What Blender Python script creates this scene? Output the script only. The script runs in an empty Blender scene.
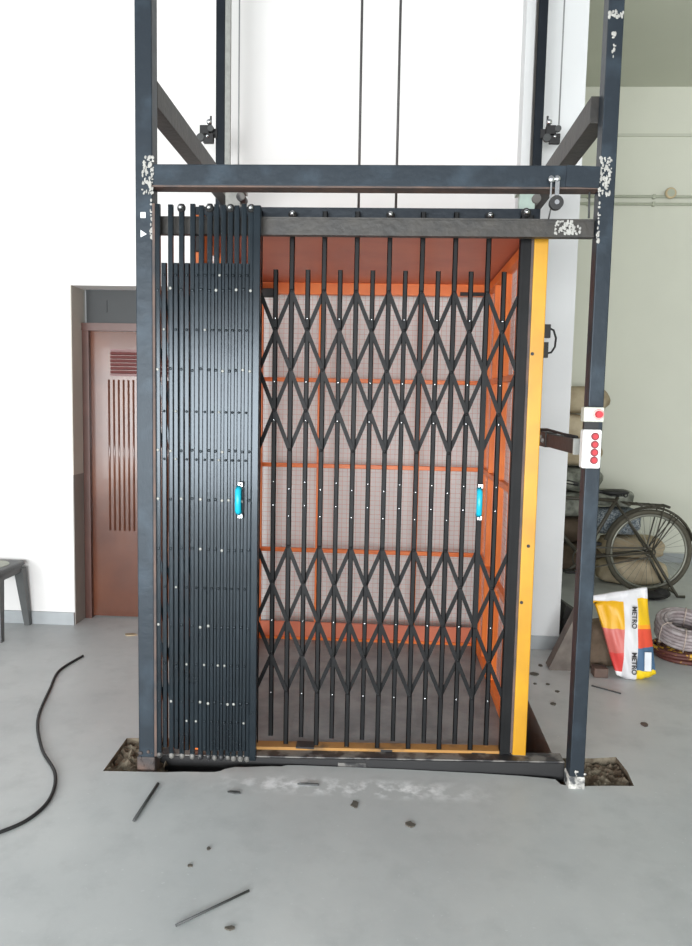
import bpy, bmesh, math, random
from mathutils import Vector, Matrix
from mathutils.geometry import tessellate_polygon
R = random.Random(7)
PI = math.pi
scn = bpy.context.scene
COL = scn.collection

# ---------------- camera ----------------
yaw, pit, rol, fpx = 0.0531, 0.0947, 0.0204, 746.17
F = Vector((-math.sin(yaw)*math.cos(pit), math.cos(yaw)*math.cos(pit), -math.sin(pit)))
Rt = Vector((math.cos(yaw), math.sin(yaw), 0)); Up = Rt.cross(F)
R2 = Rt*math.cos(rol) + Up*math.sin(rol); U2 = -Rt*math.sin(rol) + Up*math.cos(rol)
cd = bpy.data.cameras.new('camera'); cam = bpy.data.objects.new('camera', cd); COL.objects.link(cam)
m = Matrix((R2, U2, -F)).transposed().to_4x4(); m.translation = Vector((0, -2.976, 1.54))
cam.matrix_world = m
cd.sensor_fit = 'HORIZONTAL'; cd.sensor_width = 36; cd.lens = fpx/692*36; cd.clip_start = .05
scn.camera = cam

# ---------------- world, lights, exposure ----------------
w = bpy.data.worlds.new('world'); scn.world = w; w.use_nodes = True
bg = w.node_tree.nodes['Background']; bg.inputs[0].default_value = (.93, .97, 1, 1); bg.inputs[1].default_value = .47
def area(name, loc, target, sx, sy, e, col=(1, 1, 1)):
    l = bpy.data.lights.new(name, 'AREA'); l.shape = 'RECTANGLE'; l.size = sx; l.size_y = sy; l.energy = e; l.color = col
    o = bpy.data.objects.new(name, l); COL.objects.link(o); o.location = loc
    o.rotation_euler = (Vector(target)-Vector(loc)).to_track_quat('-Z', 'Y').to_euler()
    return o
area('shutter_daylight', (-1.4, -7.6, 1.25), (-.2, 1.8, 1.30), 6.4, 2.1, 960, (.96, .98, 1))
area('doorway_daylight', (-4.6, -6.0, 1.25), (-1.0, 1.8, 1.2), 1.7, 2.3, 90, (.95, .98, 1))
scn.view_settings.view_transform = 'Standard'; scn.view_settings.look = 'None'
scn.view_settings.gamma = 1; scn.view_settings.use_curve_mapping = False
scn.view_settings.exposure = 0.12

# ---------------- materials ----------------
def s2l(c):
    return tuple((x/255/12.92 if x/255 <= .04045 else ((x/255+.055)/1.055)**2.4) for x in c)
def mat(name, rgb, rough=.6, metal=0, var=.12, scale=8, rgb2=None, bump=0, bscale=60, spec=.5, coat=0, thresh=None):
    """procedural: object-space noise mixes two colours, optional bump"""
    mt = bpy.data.materials.new(name); mt.use_nodes = True; nt = mt.node_tree; N = nt.nodes; L = nt.links
    b = N['Principled BSDF']; b.inputs['Roughness'].default_value = rough; b.inputs['Metallic'].default_value = metal
    b.inputs['Specular IOR Level'].default_value = spec; b.inputs['Coat Weight'].default_value = coat
    c1 = s2l(rgb); c2 = s2l(rgb2) if rgb2 else tuple(x*(1-var) for x in c1)
    geo = N.new('ShaderNodeNewGeometry')
    n = N.new('ShaderNodeTexNoise'); n.inputs['Scale'].default_value = scale; n.inputs['Detail'].default_value = 6
    L.new(geo.outputs['Position'], n.inputs['Vector'])
    mr = N.new('ShaderNodeMapRange')
    lo, hi = thresh if thresh else (.35, .65)
    mr.inputs[1].default_value = lo; mr.inputs[2].default_value = hi
    L.new(n.outputs['Fac'], mr.inputs[0])
    mx = N.new('ShaderNodeMix'); mx.data_type = 'RGBA'
    mx.inputs[6].default_value = (*c1, 1); mx.inputs[7].default_value = (*c2, 1)
    L.new(mr.outputs[0], mx.inputs[0]); L.new(mx.outputs[2], b.inputs['Base Color'])
    if bump:
        n2 = N.new('ShaderNodeTexNoise'); n2.inputs['Scale'].default_value = bscale; n2.inputs['Detail'].default_value = 4
        L.new(geo.outputs['Position'], n2.inputs['Vector'])
        bp = N.new('ShaderNodeBump'); bp.inputs['Strength'].default_value = bump; bp.inputs['Distance'].default_value = .01
        L.new(n2.outputs['Fac'], bp.inputs['Height']); L.new(bp.outputs[0], b.inputs['Normal'])
    return mt

M = {}
M['white'] = mat('white_plaster', (222, 221, 219), .75, var=.035, scale=1.6, bump=.05, bscale=25, spec=.2)
M['white_col'] = mat('white_column_plaster', (212, 214, 214), .75, var=.05, scale=2.2, bump=.06, bscale=25, spec=.2)
M['green'] = mat('pale_green_plaster', (214, 215, 202), .75, var=.05, scale=1.2, bump=.04, bscale=20, spec=.2)
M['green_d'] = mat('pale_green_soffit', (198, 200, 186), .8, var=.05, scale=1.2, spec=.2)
M['skirt'] = mat('grey_skirting', (156, 161, 163), .5, var=.12, scale=9)
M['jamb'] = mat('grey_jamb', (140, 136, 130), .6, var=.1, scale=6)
M['jamb_up'] = mat('beige_jamb', (190, 186, 176), .7, var=.06, scale=4)
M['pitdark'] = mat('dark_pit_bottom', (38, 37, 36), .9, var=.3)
M['pitwall'] = mat('pit_concrete', (168, 168, 164), .8, var=.2, scale=5, bump=.2)
M['rubble'] = mat('rough_mortar', (136, 128, 112), .95, rgb2=(84, 72, 60), scale=14, bump=1.0, bscale=45, spec=.1)
M['black'] = mat('black_enamel', (26, 30, 36), .4, var=.35, scale=7, bump=.12, bscale=35, spec=.3)
M['post'] = mat('blue_black_enamel', (34, 40, 46), .42, rgb2=(48, 57, 65), scale=9, thresh=(.5, .72), bump=.15, bscale=30, spec=.3)
M['rail'] = mat('brown_black_enamel', (50, 47, 42), .5, rgb2=(34, 33, 31), scale=12, bump=.2, bscale=40)
M['rust'] = mat('rusty_primer', (98, 78, 68), .7, rgb2=(60, 56, 56), scale=10, bump=.2)
M['picket'] = mat('black_picket_enamel', (24, 25, 26), .5, var=.3, scale=9, spec=.16)
M['stack'] = mat('bluish_picket_enamel', (24, 31, 36), .2, var=.35, scale=9, bump=.05, bscale=5, spec=.34)
M['orange'] = mat('orange_paint', (232, 122, 44), .4, rgb2=(218, 106, 36), scale=6, spec=.5)
M['wire'] = mat('orange_wire', (216, 146, 128), .6, var=.2)
M['ceil'] = mat('red_oxide_sheet', (206, 116, 84), .4, rgb2=(190, 102, 76), scale=3, spec=.5)
M['yellow'] = mat('ochre_yellow_paint', (192, 142, 10), .4, rgb2=(176, 126, 16), scale=5, spec=.5)
M['yellow_d'] = mat('grimy_yellow_paint', (160, 116, 56), .55, rgb2=(96, 74, 46), scale=11, thresh=(.5, .7))
M['grime'] = mat('grimy_steel', (110, 108, 104), .5, rgb2=(36, 36, 38), scale=16, thresh=(.42, .55))
M['cagefloor'] = mat('dusty_steel_plate', (146, 152, 154), .6, rgb2=(118, 124, 126), scale=7, bump=.3, bscale=50)
M['chrome'] = mat('bright_steel', (200, 202, 204), .25, metal=1, var=.1)
M['zinc'] = mat('zinc_steel', (150, 151, 146), .5, metal=.2, var=.2, scale=30)
M['mint'] = mat('pale_green_steel', (186, 206, 196), .45, var=.15, scale=20)
M['cyan'] = mat('cyan_plastic', (20, 170, 196), .35, var=.08)
M['plaster'] = mat('white_splash', (168, 167, 162), .8, var=.2, scale=30)
M['rope'] = mat('dark_wire_rope', (62, 60, 60), .5, var=.3, scale=80)
M['cablegrey'] = mat('grey_guide_wire', (120, 122, 122), .4, var=.1)
M['rubber'] = mat('black_rubber', (28, 28, 29), .6, var=.2)
M['rod'] = mat('dark_rod', (66, 68, 68), .6, var=.2)
M['footmix'] = mat('plastered_enamel', (70, 72, 74), .7, rgb2=(190, 188, 182), scale=26, thresh=(.42, .56))
M['glow_paint'] = mat('painted_glow_pink', (250, 170, 165), .4, var=.02)  # stop button's glow put into the collar colour as pale pink, no emission
M['boxw'] = mat('white_plastic', (226, 228, 226), .35, var=.04)
M['boxg'] = mat('grey_green_plastic', (192, 194, 182), .4, var=.06)
M['red'] = mat('red_button', (184, 34, 46), .35, var=.1, scale=60)
M['redring'] = mat('dark_red_ring', (120, 26, 36), .4, var=.1)
M['door'] = mat('brown_door_enamel', (98, 58, 40), .17, rgb2=(80, 46, 34), scale=2.5, spec=.5, coat=.2)
M['doorframe'] = mat('dark_brown_frame', (84, 54, 46), .35, var=.2, scale=8)
M['louver'] = mat('maroon_louver', (104, 58, 56), .4, var=.1)
M['transom'] = mat('dark_transom_glass', (40, 43, 44), .55, var=.1)
M['stool'] = mat('grey_plastic', (84, 86, 86), .5, var=.12)
M['stooltop'] = mat('dusty_plastic', (176, 178, 166), .7, var=.15, scale=20)
M['tan'] = mat('tan_jute', (186, 172, 146), .9, rgb2=(156, 140, 116), scale=7, bump=.5, bscale=70, spec=.1)
M['tan2'] = mat('pale_jute', (204, 190, 164), .9, rgb2=(176, 160, 136), scale=7, bump=.5, bscale=70, spec=.1)
M['brownsack'] = mat('brown_sack', (112, 98, 84), .9, rgb2=(88, 76, 64), scale=7, bump=.5, bscale=50, spec=.1)
M['greysack'] = mat('grey_sack', (150, 152, 142), .85, rgb2=(96, 98, 90), scale=14, bump=.5, bscale=50, spec=.1)
M['dots'] = mat('speckled_sack', (150, 156, 160), .8, rgb2=(88, 98, 108), scale=70, thresh=(.45, .55), spec=.1)
M['bike'] = mat('dusty_black_bike', (70, 66, 56), .55, var=.3, scale=20)
M['tyre'] = mat('dusty_tyre', (84, 80, 68), .8, var=.2, scale=30)
M['steelw'] = mat('dull_spokes', (132, 132, 122), .4, metal=.5)
M['coil'] = mat('grey_coil', (160, 152, 152), .6, rgb2=(128, 116, 116), scale=25, bump=.4, bscale=90)
M['coil2'] = mat('maroon_yellow_coil', (84, 44, 38), .6, rgb2=(196, 152, 48), scale=26, thresh=(.55, .6))
M['twine'] = mat('twine', (176, 160, 150), .8)
M['angle'] = mat('weathered_steel', (116, 108, 100), .6, rgb2=(86, 78, 72), scale=9)
M['darkblk'] = mat('black_box', (34, 33, 32), .7)
M['pipe'] = mat('painted_conduit', (178, 182, 164), .6, var=.05)
M['beigefit'] = mat('beige_fitting', (206, 186, 150), .6, var=.15, scale=30)
M['chip'] = mat('dark_chip', (92, 88, 80), .9, var=.3, scale=80)
M['white_dust'] = mat('white_dust', (228, 230, 230), .9, var=.05)

def floor_mat():
    mt = bpy.data.materials.new('polished_cement'); mt.use_nodes = True; nt = mt.node_tree; N = nt.nodes; L = nt.links
    b = N['Principled BSDF']; geo = N.new('ShaderNodeNewGeometry')
    def noise(sc, det=6, rough=.6):
        n = N.new('ShaderNodeTexNoise'); n.inputs['Scale'].default_value = sc; n.inputs['Detail'].default_value = det
        n.inputs['Roughness'].default_value = rough; L.new(geo.outputs['Position'], n.inputs['Vector']); return n.outputs['Fac']
    def mr(src, lo, hi, a=0., z=1.):
        q = N.new('ShaderNodeMapRange'); q.inputs[1].default_value = lo; q.inputs[2].default_value = hi
        q.inputs[3].default_value = a; q.inputs[4].default_value = z; L.new(src, q.inputs[0]); return q.outputs[0]
    def mix(f, a, bb):
        q = N.new('ShaderNodeMix'); q.data_type = 'RGBA'; L.new(f, q.inputs[0])
        for i, s in ((6, a), (7, bb)):
            if isinstance(s, tuple): q.inputs[i].default_value = (*s2l(s), 1)
            else: L.new(s, q.inputs[i])
        return q.outputs[2]
    def math_(op, a, bb):
        q = N.new('ShaderNodeMath'); q.operation = op
        for i, s in ((0, a), (1, bb)):
            if isinstance(s, (int, float)): q.inputs[i].default_value = s
            else: L.new(s, q.inputs[i])
        return q.outputs[0]
    c = mix(mr(noise(1.1), .35, .65), (190, 193, 192), (174, 178, 178))
    c = mix(mr(noise(6.0, 8), .5, .75, 0, .5), c, (158, 162, 162))
    c = mix(mr(noise(60, 3), .66, .72, 0, .5), c, (205, 208, 208))
    # white cement wash trodden along the pit edge
    sp = N.new('ShaderNodeSeparateXYZ'); L.new(geo.outputs['Position'], sp.inputs[0])
    dy = math_('ABSOLUTE', math_('ADD', sp.outputs[1], .115), 0)
    band = mr(dy, .02, .085, 1, 0)
    dx = math_('ABSOLUTE', math_('ADD', sp.outputs[0], .12), 0)
    bx_ = mr(dx, .25, .62, 1, 0)
    pw = math_('MULTIPLY', math_('MULTIPLY', band, bx_), mr(noise(11, 8), .46, .62))
    c = mix(pw, c, (240, 242, 243))
    L.new(c, b.inputs['Base Color'])
    L.new(mr(noise(3.0), .3, .7, .38, .55), b.inputs['Roughness']); b.inputs['Specular IOR Level'].default_value = .45
    bp = N.new('ShaderNodeBump'); bp.inputs['Strength'].default_value = .08; bp.inputs['Distance'].default_value = .01
    L.new(noise(14, 6), bp.inputs['Height']); L.new(bp.outputs[0], b.inputs['Normal'])
    return mt
for k_ in ('stack', 'post', 'black'): M[k_].node_tree.nodes['Principled BSDF'].inputs['Specular Tint'].default_value = (.82, .92, 1, 1)
M['floor'] = floor_mat()

# ---------------- mesh helpers ----------------
class MB:
    def __init__(s): s.bm = bmesh.new(); s.mi = 0
    def _tag(s, before):
        for f in s.bm.faces:
            if f.index == -1 or f not in before: pass
    def box(s, a, b, mi=0, bev=0):
        (x0, y0, z0), (x1, y1, z1) = a, b
        vs = [s.bm.verts.new(p) for p in ((x0,y0,z0),(x1,y0,z0),(x1,y1,z0),(x0,y1,z0),(x0,y0,z1),(x1,y0,z1),(x1,y1,z1),(x0,y1,z1))]
        fs = [s.bm.faces.new([vs[i] for i in q]) for q in ((0,3,2,1),(4,5,6,7),(0,1,5,4),(1,2,6,5),(2,3,7,6),(3,0,4,7))]
        for f in fs: f.material_index = mi
        if bev:
            es = list({e for f in fs for e in f.edges})
            r = bmesh.ops.bevel(s.bm, geom=es, offset=bev, segments=2, affect='EDGES', profile=.5)
            for f in r['faces']: f.material_index = mi
        return s
    def bar(s, p, q, w, h=None, mi=0, up=(0, 0, 1), bev=0):
        """box-section bar from p to q; w across, h along up"""
        h = h or w; p = Vector(p); q = Vector(q); d = (q-p); l = d.length; d.normalize()
        up = Vector(up); sx = d.cross(up)
        if sx.length < 1e-4: sx = d.cross(Vector((0, 1, 0)))
        sx.normalize(); u = sx.cross(d).normalized()
        vs = []
        for base in (p, q):
            for (i, j) in ((-1,-1),(1,-1),(1,1),(-1,1)): vs.append(s.bm.verts.new(base + sx*(i*w/2) + u*(j*h/2)))
        fs = [s.bm.faces.new([vs[i] for i in k]) for k in ((0,1,2,3),(7,6,5,4),(0,4,5,1),(1,5,6,2),(2,6,7,3),(3,7,4,0))]
        for f in fs: f.material_index = mi
        if bev:
            es = list({e for f in fs for e in f.edges if abs((e.verts[0].co-e.verts[1].co).normalized().dot(d)) > .99})
            r = bmesh.ops.bevel(s.bm, geom=es, offset=bev, segments=2, affect='EDGES', profile=.5)
            for f in r['faces']: f.material_index = mi
        return s
    def tube(s, pts, r, seg=8, mi=0, closed=False):
        pts = [Vector(p) for p in pts]; n = len(pts); rings = []; prev = None
        rr = r if isinstance(r, (list, tuple)) else [r]*n
        for i, p in enumerate(pts):
            if closed: d = pts[(i+1) % n]-pts[i-1]
            else: d = pts[min(i+1, n-1)]-pts[max(i-1, 0)]
            d.normalize()
            if prev is None:
                a = d.orthogonal().normalized()
            else:
                a = (prev - d*prev.dot(d)).normalized()
            prev = a; b = d.cross(a)
            rings.append([s.bm.verts.new(p + (a*math.cos(t)+b*math.sin(t))*rr[i]) for t in [2*PI*k/seg for k in range(seg)]])
        rng = range(n if closed else n-1)
        for i in rng:
            A, B = rings[i], rings[(i+1) % n]
            for k in range(seg):
                f = s.bm.faces.new((A[k], A[(k+1) % seg], B[(k+1) % seg], B[k])); f.smooth = True; f.material_index = mi
        if not closed:
            for rg in (rings[0][::-1], rings[-1]):
                f = s.bm.faces.new(rg); f.material_index = mi
        return s
    def cyl(s, p, q, r, seg=16, mi=0): return s.tube([p, q], r, seg, mi)
    def ball(s, c, r, mi=0, sc=(1, 1, 1), u=12, v=8):
        rr = bmesh.ops.create_uvsphere(s.bm, u_segments=u, v_segments=v, radius=r)
        bmesh.ops.scale(s.bm, vec=sc, verts=rr['verts']); bmesh.ops.translate(s.bm, vec=c, verts=rr['verts'])
        for f in {f for x in rr['verts'] for f in x.link_faces}: f.material_index = mi; f.smooth = True
        return s
    def torus(s, c, R_, r, axis='y', seg=48, rs=10, mi=0, sq=1, a0=0, a1=2*PI):
        full = abs(a1-a0-2*PI) < 1e-6; pts = []
        n = seg if full else seg+1
        for i in range(n):
            t = a0+(a1-a0)*i/seg
            x, y = R_*math.cos(t), R_*math.sin(t)
            pts.append(Vector(c)+(Vector((x, 0, y)) if axis == 'y' else Vector((x, y, 0))))
        return s.tube(pts, r, rs, mi, closed=full)
    def prism(s, poly, y0, y1, mi=0, axis='y'):
        def P(a, b, t): return {'y': (a, t, b), 'z': (a, b, t), 'x': (t, a, b)}[axis]
        A = [s.bm.verts.new(P(a, b, y0)) for a, b in poly]; B = [s.bm.verts.new(P(a, b, y1)) for a, b in poly]
        n = len(poly); fs = [s.bm.faces.new(A), s.bm.faces.new(B[::-1])]
        for i in range(n): fs.append(s.bm.faces.new((A[i], B[i], B[(i+1) % n], A[(i+1) % n])))
        for f in fs: f.material_index = mi
        return s
    def build(s, name, mats, root=None, off=(0, 0, 0)):
        bmesh.ops.recalc_face_normals(s.bm, faces=s.bm.faces)
        base = Vector(off)
        o_ = root
        while o_ is not None:
            base = base + Vector(o_.location); o_ = o_.parent
        bmesh.ops.translate(s.bm, vec=-base, verts=s.bm.verts)
        me = bpy.data.meshes.new(name); s.bm.to_mesh(me); s.bm.free()
        for k in (mats if isinstance(mats, (list, tuple)) else [mats]): me.materials.append(M[k])
        ob = bpy.data.objects.new(name, me); COL.objects.link(ob); ob.location = off
        if root is not None: ob.parent = root
        return ob
def tag(o, label=None, cat=None, group=None, kind=None):
    if label: o['label'] = label
    if cat: o['category'] = cat
    if group: o['group'] = group
    if kind: o['kind'] = kind
    return o
def empty(name, loc, label, cat, group=None):
    o = bpy.data.objects.new(name, None); COL.objects.link(o); o.location = loc; o.empty_display_size = .1
    return tag(o, label, cat, group)
def lab(o, s): o['label'] = s; return o
def struct(name, mb, mats): return tag(mb.build(name, mats), kind='structure')

# ---------------- setting ----------------
# floor with the pit and the two post pockets cut out
hole = [(-1.143,.229),(-1.136,-.076),(-.88,-.062),(-.80,-.050),(-.72,-.046),(-.676,-.041),(-.655,-.030),(-.64,-.012),(-.602,.009),(-.56,.012),(-.45,.030),
        (-.41,.032),(-.385,.046),(-.331,.050),(-.10,.053),(.10,.056),(.43,.052),(.60,.046),(.70,.036),(.735,.030),(.75,-.010),(.80,-.022),(.86,-.012),(.95,-.002),(1.048,.006),(1.06,.130),(1.051,.258),
        (.95,.236),(.86,.226),(.772,.221),(.785,1.69),(-.95,1.69),(-.95,.25),(-1.0,.243)]
outer = [(-5, -9), (6, -9), (6, 4.72), (-5, 4.72)]
mb = MB()
co = [Vector((x, y, 0)) for x, y in outer+hole]
vs = [mb.bm.verts.new(c) for c in co]
for t in tessellate_polygon([co[:4], co[4:]]):
    mb.bm.faces.new([vs[i] for i in t])
hv = vs[4:]; n = len(hv)
low = [mb.bm.verts.new((v.co.x, v.co.y, -.55)) for v in hv]
for i in range(n):
    f = mb.bm.faces.new((hv[i], hv[(i+1) % n], low[(i+1) % n], low[i])); cx_ = (hv[i].co.x+hv[(i+1) % n].co.x)/2; f.material_index = 2 if (cx_ > .79 or cx_ < -.96) else 1
bmesh.ops.recalc_face_normals(mb.bm, faces=mb.bm.faces)
o = mb.build('floor', ['floor', 'pitwall', 'rubble']); tag(o, kind='structure')
if o.data.polygons[0].normal.z < 0: o.data.flip_normals()
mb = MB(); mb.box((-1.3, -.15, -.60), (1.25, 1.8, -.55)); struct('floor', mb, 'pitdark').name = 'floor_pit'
def rubble(name, poly, zb, seed):
    """lumpy mortar bed filling a pocket"""
    rr = random.Random(seed); mb = MB()
    xs = [p[0] for p in poly]; ys = [p[1] for p in poly]
    x0, x1, y0, y1 = min(xs), max(xs), min(ys), max(ys); nx = ny = 16; g = []
    for j in range(ny+1):
        row = []
        for i in range(nx+1):
            z = zb + rr.uniform(-.012, .014)
            if rr.random() < .08: z += .018
            row.append(mb.bm.verts.new((x0+(x1-x0)*i/nx, y0+(y1-y0)*j/ny, z)))
        g.append(row)
    for j in range(ny):
        for i in range(nx): mb.bm.faces.new((g[j][i], g[j][i+1], g[j+1][i+1], g[j+1][i]))
    bt = mb.box((x0, y0, zb-.2), (x1, y1, zb-.03))
    o = mb.build(name, 'rubble'); tag(o, kind='structure'); return o
rubble('floor_pocket_left', [(-1.142, -.060), (-.905, .23)], -.026, 1)
rubble('floor_pocket_right', [(.80, -.004), (1.046, .225)], -.026, 2)

YW = 1.86
mb = MB()
mb.box((-5, YW, 0), (-2.078, YW+.25, 7)); mb.box((-2.078, YW, 2.26), (-1.10, YW+.25, 7)); mb.box((-1.10, YW, 0), (.78, YW+.25, 7))
struct('wall_back', mb, 'white')
mb = MB(); mb.box((.765, 1.72, 0), (1.128, YW+.25, 7)); struct('wall_column', mb, 'white_col')
mb = MB(); mb.box((-5, YW-.014, 0), (-2.078, YW, .085)); mb.box((-1.10, YW-.014, 0), (.76, YW, .085)); struct('baseboard_back', mb, 'skirt')
mb = MB(); mb.box((.752, 1.706, 0), (1.14, 1.72, .085)); mb.box((1.128, 1.72, 0), (1.14, 2.11, .085)); struct('baseboard_column', mb, 'skirt')
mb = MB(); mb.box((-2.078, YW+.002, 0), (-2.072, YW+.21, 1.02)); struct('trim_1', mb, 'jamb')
mb = MB(); mb.box((-2.078, YW+.002, 1.02), (-2.072, YW+.21, 2.26)); struct('trim_2', mb, 'jamb_up')
mb = MB(); mb.box((1.0, 4.62, 0), (6, 4.82, 7)); struct('wall_far', mb, 'green')
mb = MB(); mb.box((1.0, 4.60, 0), (6, 4.62, .09)); struct('baseboard_far', mb, 'skirt')
mb = MB(); mb.box((1.128, 2.3, 4.60), (6, 4.62, 4.85)); struct('ceiling', mb, 'green_d')
mb = MB(); mb.box((1.128, 4.605, 4.14), (6, 4.62, 4.165)); struct('trim_3', mb, 'green_d')
mb = MB(); mb.box((6, -9, 0), (6.2, 4.8, 7)); struct('wall_right', mb, 'green')
mb = MB(); mb.box((-5.2, -9, 0), (-5, 2.1, 7)); struct('wall_left', mb, 'white')
mb = MB(); mb.box((.9, 2.11, 0), (1.0, 4.82, 7)); struct('wall_partition', mb, 'green')

# door in the back wall
d = bpy.data.objects.new('door_1', None); COL.objects.link(d); d.location = (-1.58, 2.07, 0); tag(d, kind='structure')
mb = MB(); mb.box((-2.12+.05, 2.02, 0), (-2.025, 2.10, 2.03)); mb.box((-1.145, 2.02, 0), (-1.10, 2.10, 2.03)); mb.box((-2.07, 2.012, 1.985), (-1.10, 2.105, 2.036))
mb.build('door_frame', 'doorframe', d)
mb = MB(); mb.box((-2.025, 2.055, .01), (-1.145, 2.09, 1.985))
for k in range(22):
    x = -1.90+.034*k
    mb.cyl((x, 2.057, .62), (x, 2.057, 1.66), .008, 8)
leaf = mb.build('door_leaf', 'door', d)
mb = MB()
mb.box((-1.885, 2.046, 1.685), (-1.27, 2.06, 1.70)); mb.box((-1.885, 2.046, 1.85), (-1.27, 2.06, 1.865))
for k in range(6): mb.bar((-1.885, 2.050, 1.712+.025*k), (-1.27, 2.050, 1.712+.025*k), .012, .018, up=(0, .5, 1))
mb.build('louver_vent', 'louver', leaf)
mb = MB(); mb.box((-2.05, 2.05, 2.035), (-1.10, 2.08, 2.26)); mb.box((-1.925, 2.044, 2.11), (-1.905, 2.052, 2.19)); mb.build('transom_panel', 'transom', d)

# conduits on the far wall
for z, lb in ((3.575, 'upper of two painted conduits on the pale green wall'), (3.505, 'lower of two painted conduits on the pale green wall')):
    mb = MB(); mb.cyl((1.2, 4.60, z), (5.9, 4.60, z), .013)
    for x in (1.9, 2.52, 3.6, 4.8): mb.box((x-.012, 4.583, z-.02), (x+.012, 4.621, z+.02))
    tag(mb.build('wall_conduit', 'pipe'), lb, 'conduit', None)
e = empty('pipe_fitting', (2.665, 4.60, 3.6), 'round beige fitting stuck on the upper wall conduit', 'pipe fitting')
mb = MB(); mb.torus((2.665, 4.565, 3.60), .04, .014, seg=20); mb.build('ring', 'beigefit', e)
mb = MB(); mb.cyl((2.665, 4.55, 3.60), (2.665, 4.60, 3.60), .036, 16); mb.build('core', 'pipe', e)

# ---------------- lift frame (one welded structure) ----------------
XL, XR = -.968, .810
lf = empty('lift_tower', (0, 0, 0), 'tall welded black steel lift frame standing in the floor pockets', 'lift frame')
def splash(mb, c, s, n, seed, normal='y', mi=0):
    rr = random.Random(seed)
    for i in range(n):
        x = c[0]+rr.uniform(-s[0], s[0]); z = c[2]+rr.uniform(-s[1], s[1]); r = rr.uniform(.0018, .0048)
        mb.ball((x, c[1], z), r, mi, (rr.uniform(.8, 1.8), .3, rr.uniform(.8, 2.4)), 6, 4)
for x in (XL, XR):
    mb = MB(); mb.box((x-(.031 if x < 0 else .034), -.036, -.04), (x+(.036 if x < 0 else .024), .036, 4.6), bev=.004)
    p = mb.build('front_post', 'post', lf)
    mb = MB(); mb.box((x-.038, -.040, -.04), (x+(.038 if x < 0 else .028), .040, .05), bev=.006); splash(mb, (x, -.040, .03), (.03, .05), 14, 3 if x < 0 else 4)
    lab(mb.build('concreted_foot', 'rust' if x < 0 else 'footmix', p), 'rusty foot' if x < 0 else 'plaster-white foot')
    mb = MB()
    splash(mb, (x+(.02 if x < 0 else -.016), -.038, 2.40), (.022, .07), 90, 5 if x < 0 else 6)
    mb.build('weld_splash', 'plaster', p)
    mb = MB(); splash(mb, (x+(.032 if x < 0 else -.032), -.037, 2.26), (.004, .10), 24, 8); mb.build('weld_splash', 'plaster', p)
    if x < 0:
        mb = MB(); mb.box((x-.010, -.0375, 2.238), (x+.010, -.0355, 2.260)); mb.build('painted_mark', 'white_dust', p)
        mb = MB(); mb.prism([(x-.010, 2.165), (x+.014, 2.177), (x-.010, 2.192)], -.0375, -.0355)
        mb.build('painted_mark', 'white_dust', p)
    else:
        mb = MB(); splash(mb, (x-.005, -.037, 2.98), (.026, .010), 30, 12); mb.build('paint_scratch', 'plaster', p); mb = MB(); splash(mb, (x-.01, -.037, 2.88), (.005, .05), 14, 13); mb.build('paint_scratch', 'plaster', p)
# welded crossbeam
mb = MB(); mb.box((XL+.036, -.034, 2.363), (XR-.14, .036, 2.443), bev=.004); mb.bar((XR-.16, -.038, 2.403), (XR-.036, -.038, 2.398), .006, .078); mb.box((XR-.15, -.034, 2.362), (XR-.034, .036, 2.438), bev=.004)
cb = mb.build('crossbeam', 'post', lf)
mb = MB(); mb.box((XL+.036, -.037, 2.356), (XR-.034, .036, 2.3625)); lab(mb.build('lower_flange', 'rust', cb), 'rusty brown lower edge')
# gate rail
mb = MB(); mb.box((XL+.036, 0, 2.186), (XR-.036, .035, 2.254), bev=.003); mb.box((XL+.036, -.004, 2.186), (XR-.036, 0, 2.194)); mb.box((XL+.036, -.003, 2.247), (XR-.036, 0, 2.254))
gr = mb.build('gate_rail', 'rail', lf)
mb = MB(); splash(mb, (.66, -.003, 2.222), (.035, .025), 70, 21); splash(mb, (.70, -.003, 2.212), (.02, .016), 20, 22); mb.build('plaster_patch', 'plaster', gr)
# rear guide posts
for x, s in ((-1.015, 1), (.822, -1)):
    mb = MB(); mb.box((x-.026, 1.50, 0), (x+.026, 1.56, 4.6), bev=.003)
    rp = mb.build('rear_post', 'black', lf)
    mb = MB(); mb.box((x+(.028 if s > 0 else -.038), 1.50, 0), (x+(.058 if s > 0 else -.028), 1.53, 4.6)); lab(mb.build('guide_rail', 'rail' if s < 0 else 'zinc', rp), 'bare guide rail')
# depth beams joining front and rear posts
for x, z in ((XL+.0, 2.73), (XR-.028, 2.67)):
    mb = MB(); mb.box((x-.036, .036, z-.05), (x+.036, 1.50, z+.05), bev=.003)
    mb.build('side_beam', 'rail', lf)
# control side arm in two lengths
mb = MB(); mb.box((.745, .045, 1.352), (.790, .55, 1.412), bev=.003); mb.box((.741, .56, 1.348), (.795, 1.50, 1.418), bev=.003)
arm = mb.build('side_arm', 'rail', lf)
mb = MB(); mb.box((.743, .036, 1.350), (.792, .046, 1.414)); lab(mb.build('end_plate', 'zinc', arm), 'bare steel end plate')
for k in range(3):
    mb = MB(); mb.ball((.739, .60+.05*k, 1.38+.012*(k % 2)), .012, 0, (1, 1, 1), 8, 6); mb.build('bolt', 'zinc', arm)
mb = MB(); mb.tube([(.75, .9, 1.40), (.752, .75, 1.425), (.76, .6, 1.43), (.765, .45, 1.425), (.768, .3, 1.42), (.772, .1, 1.418)], .007, 6); mb.build('arm_cable', 'rubber', arm)
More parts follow.
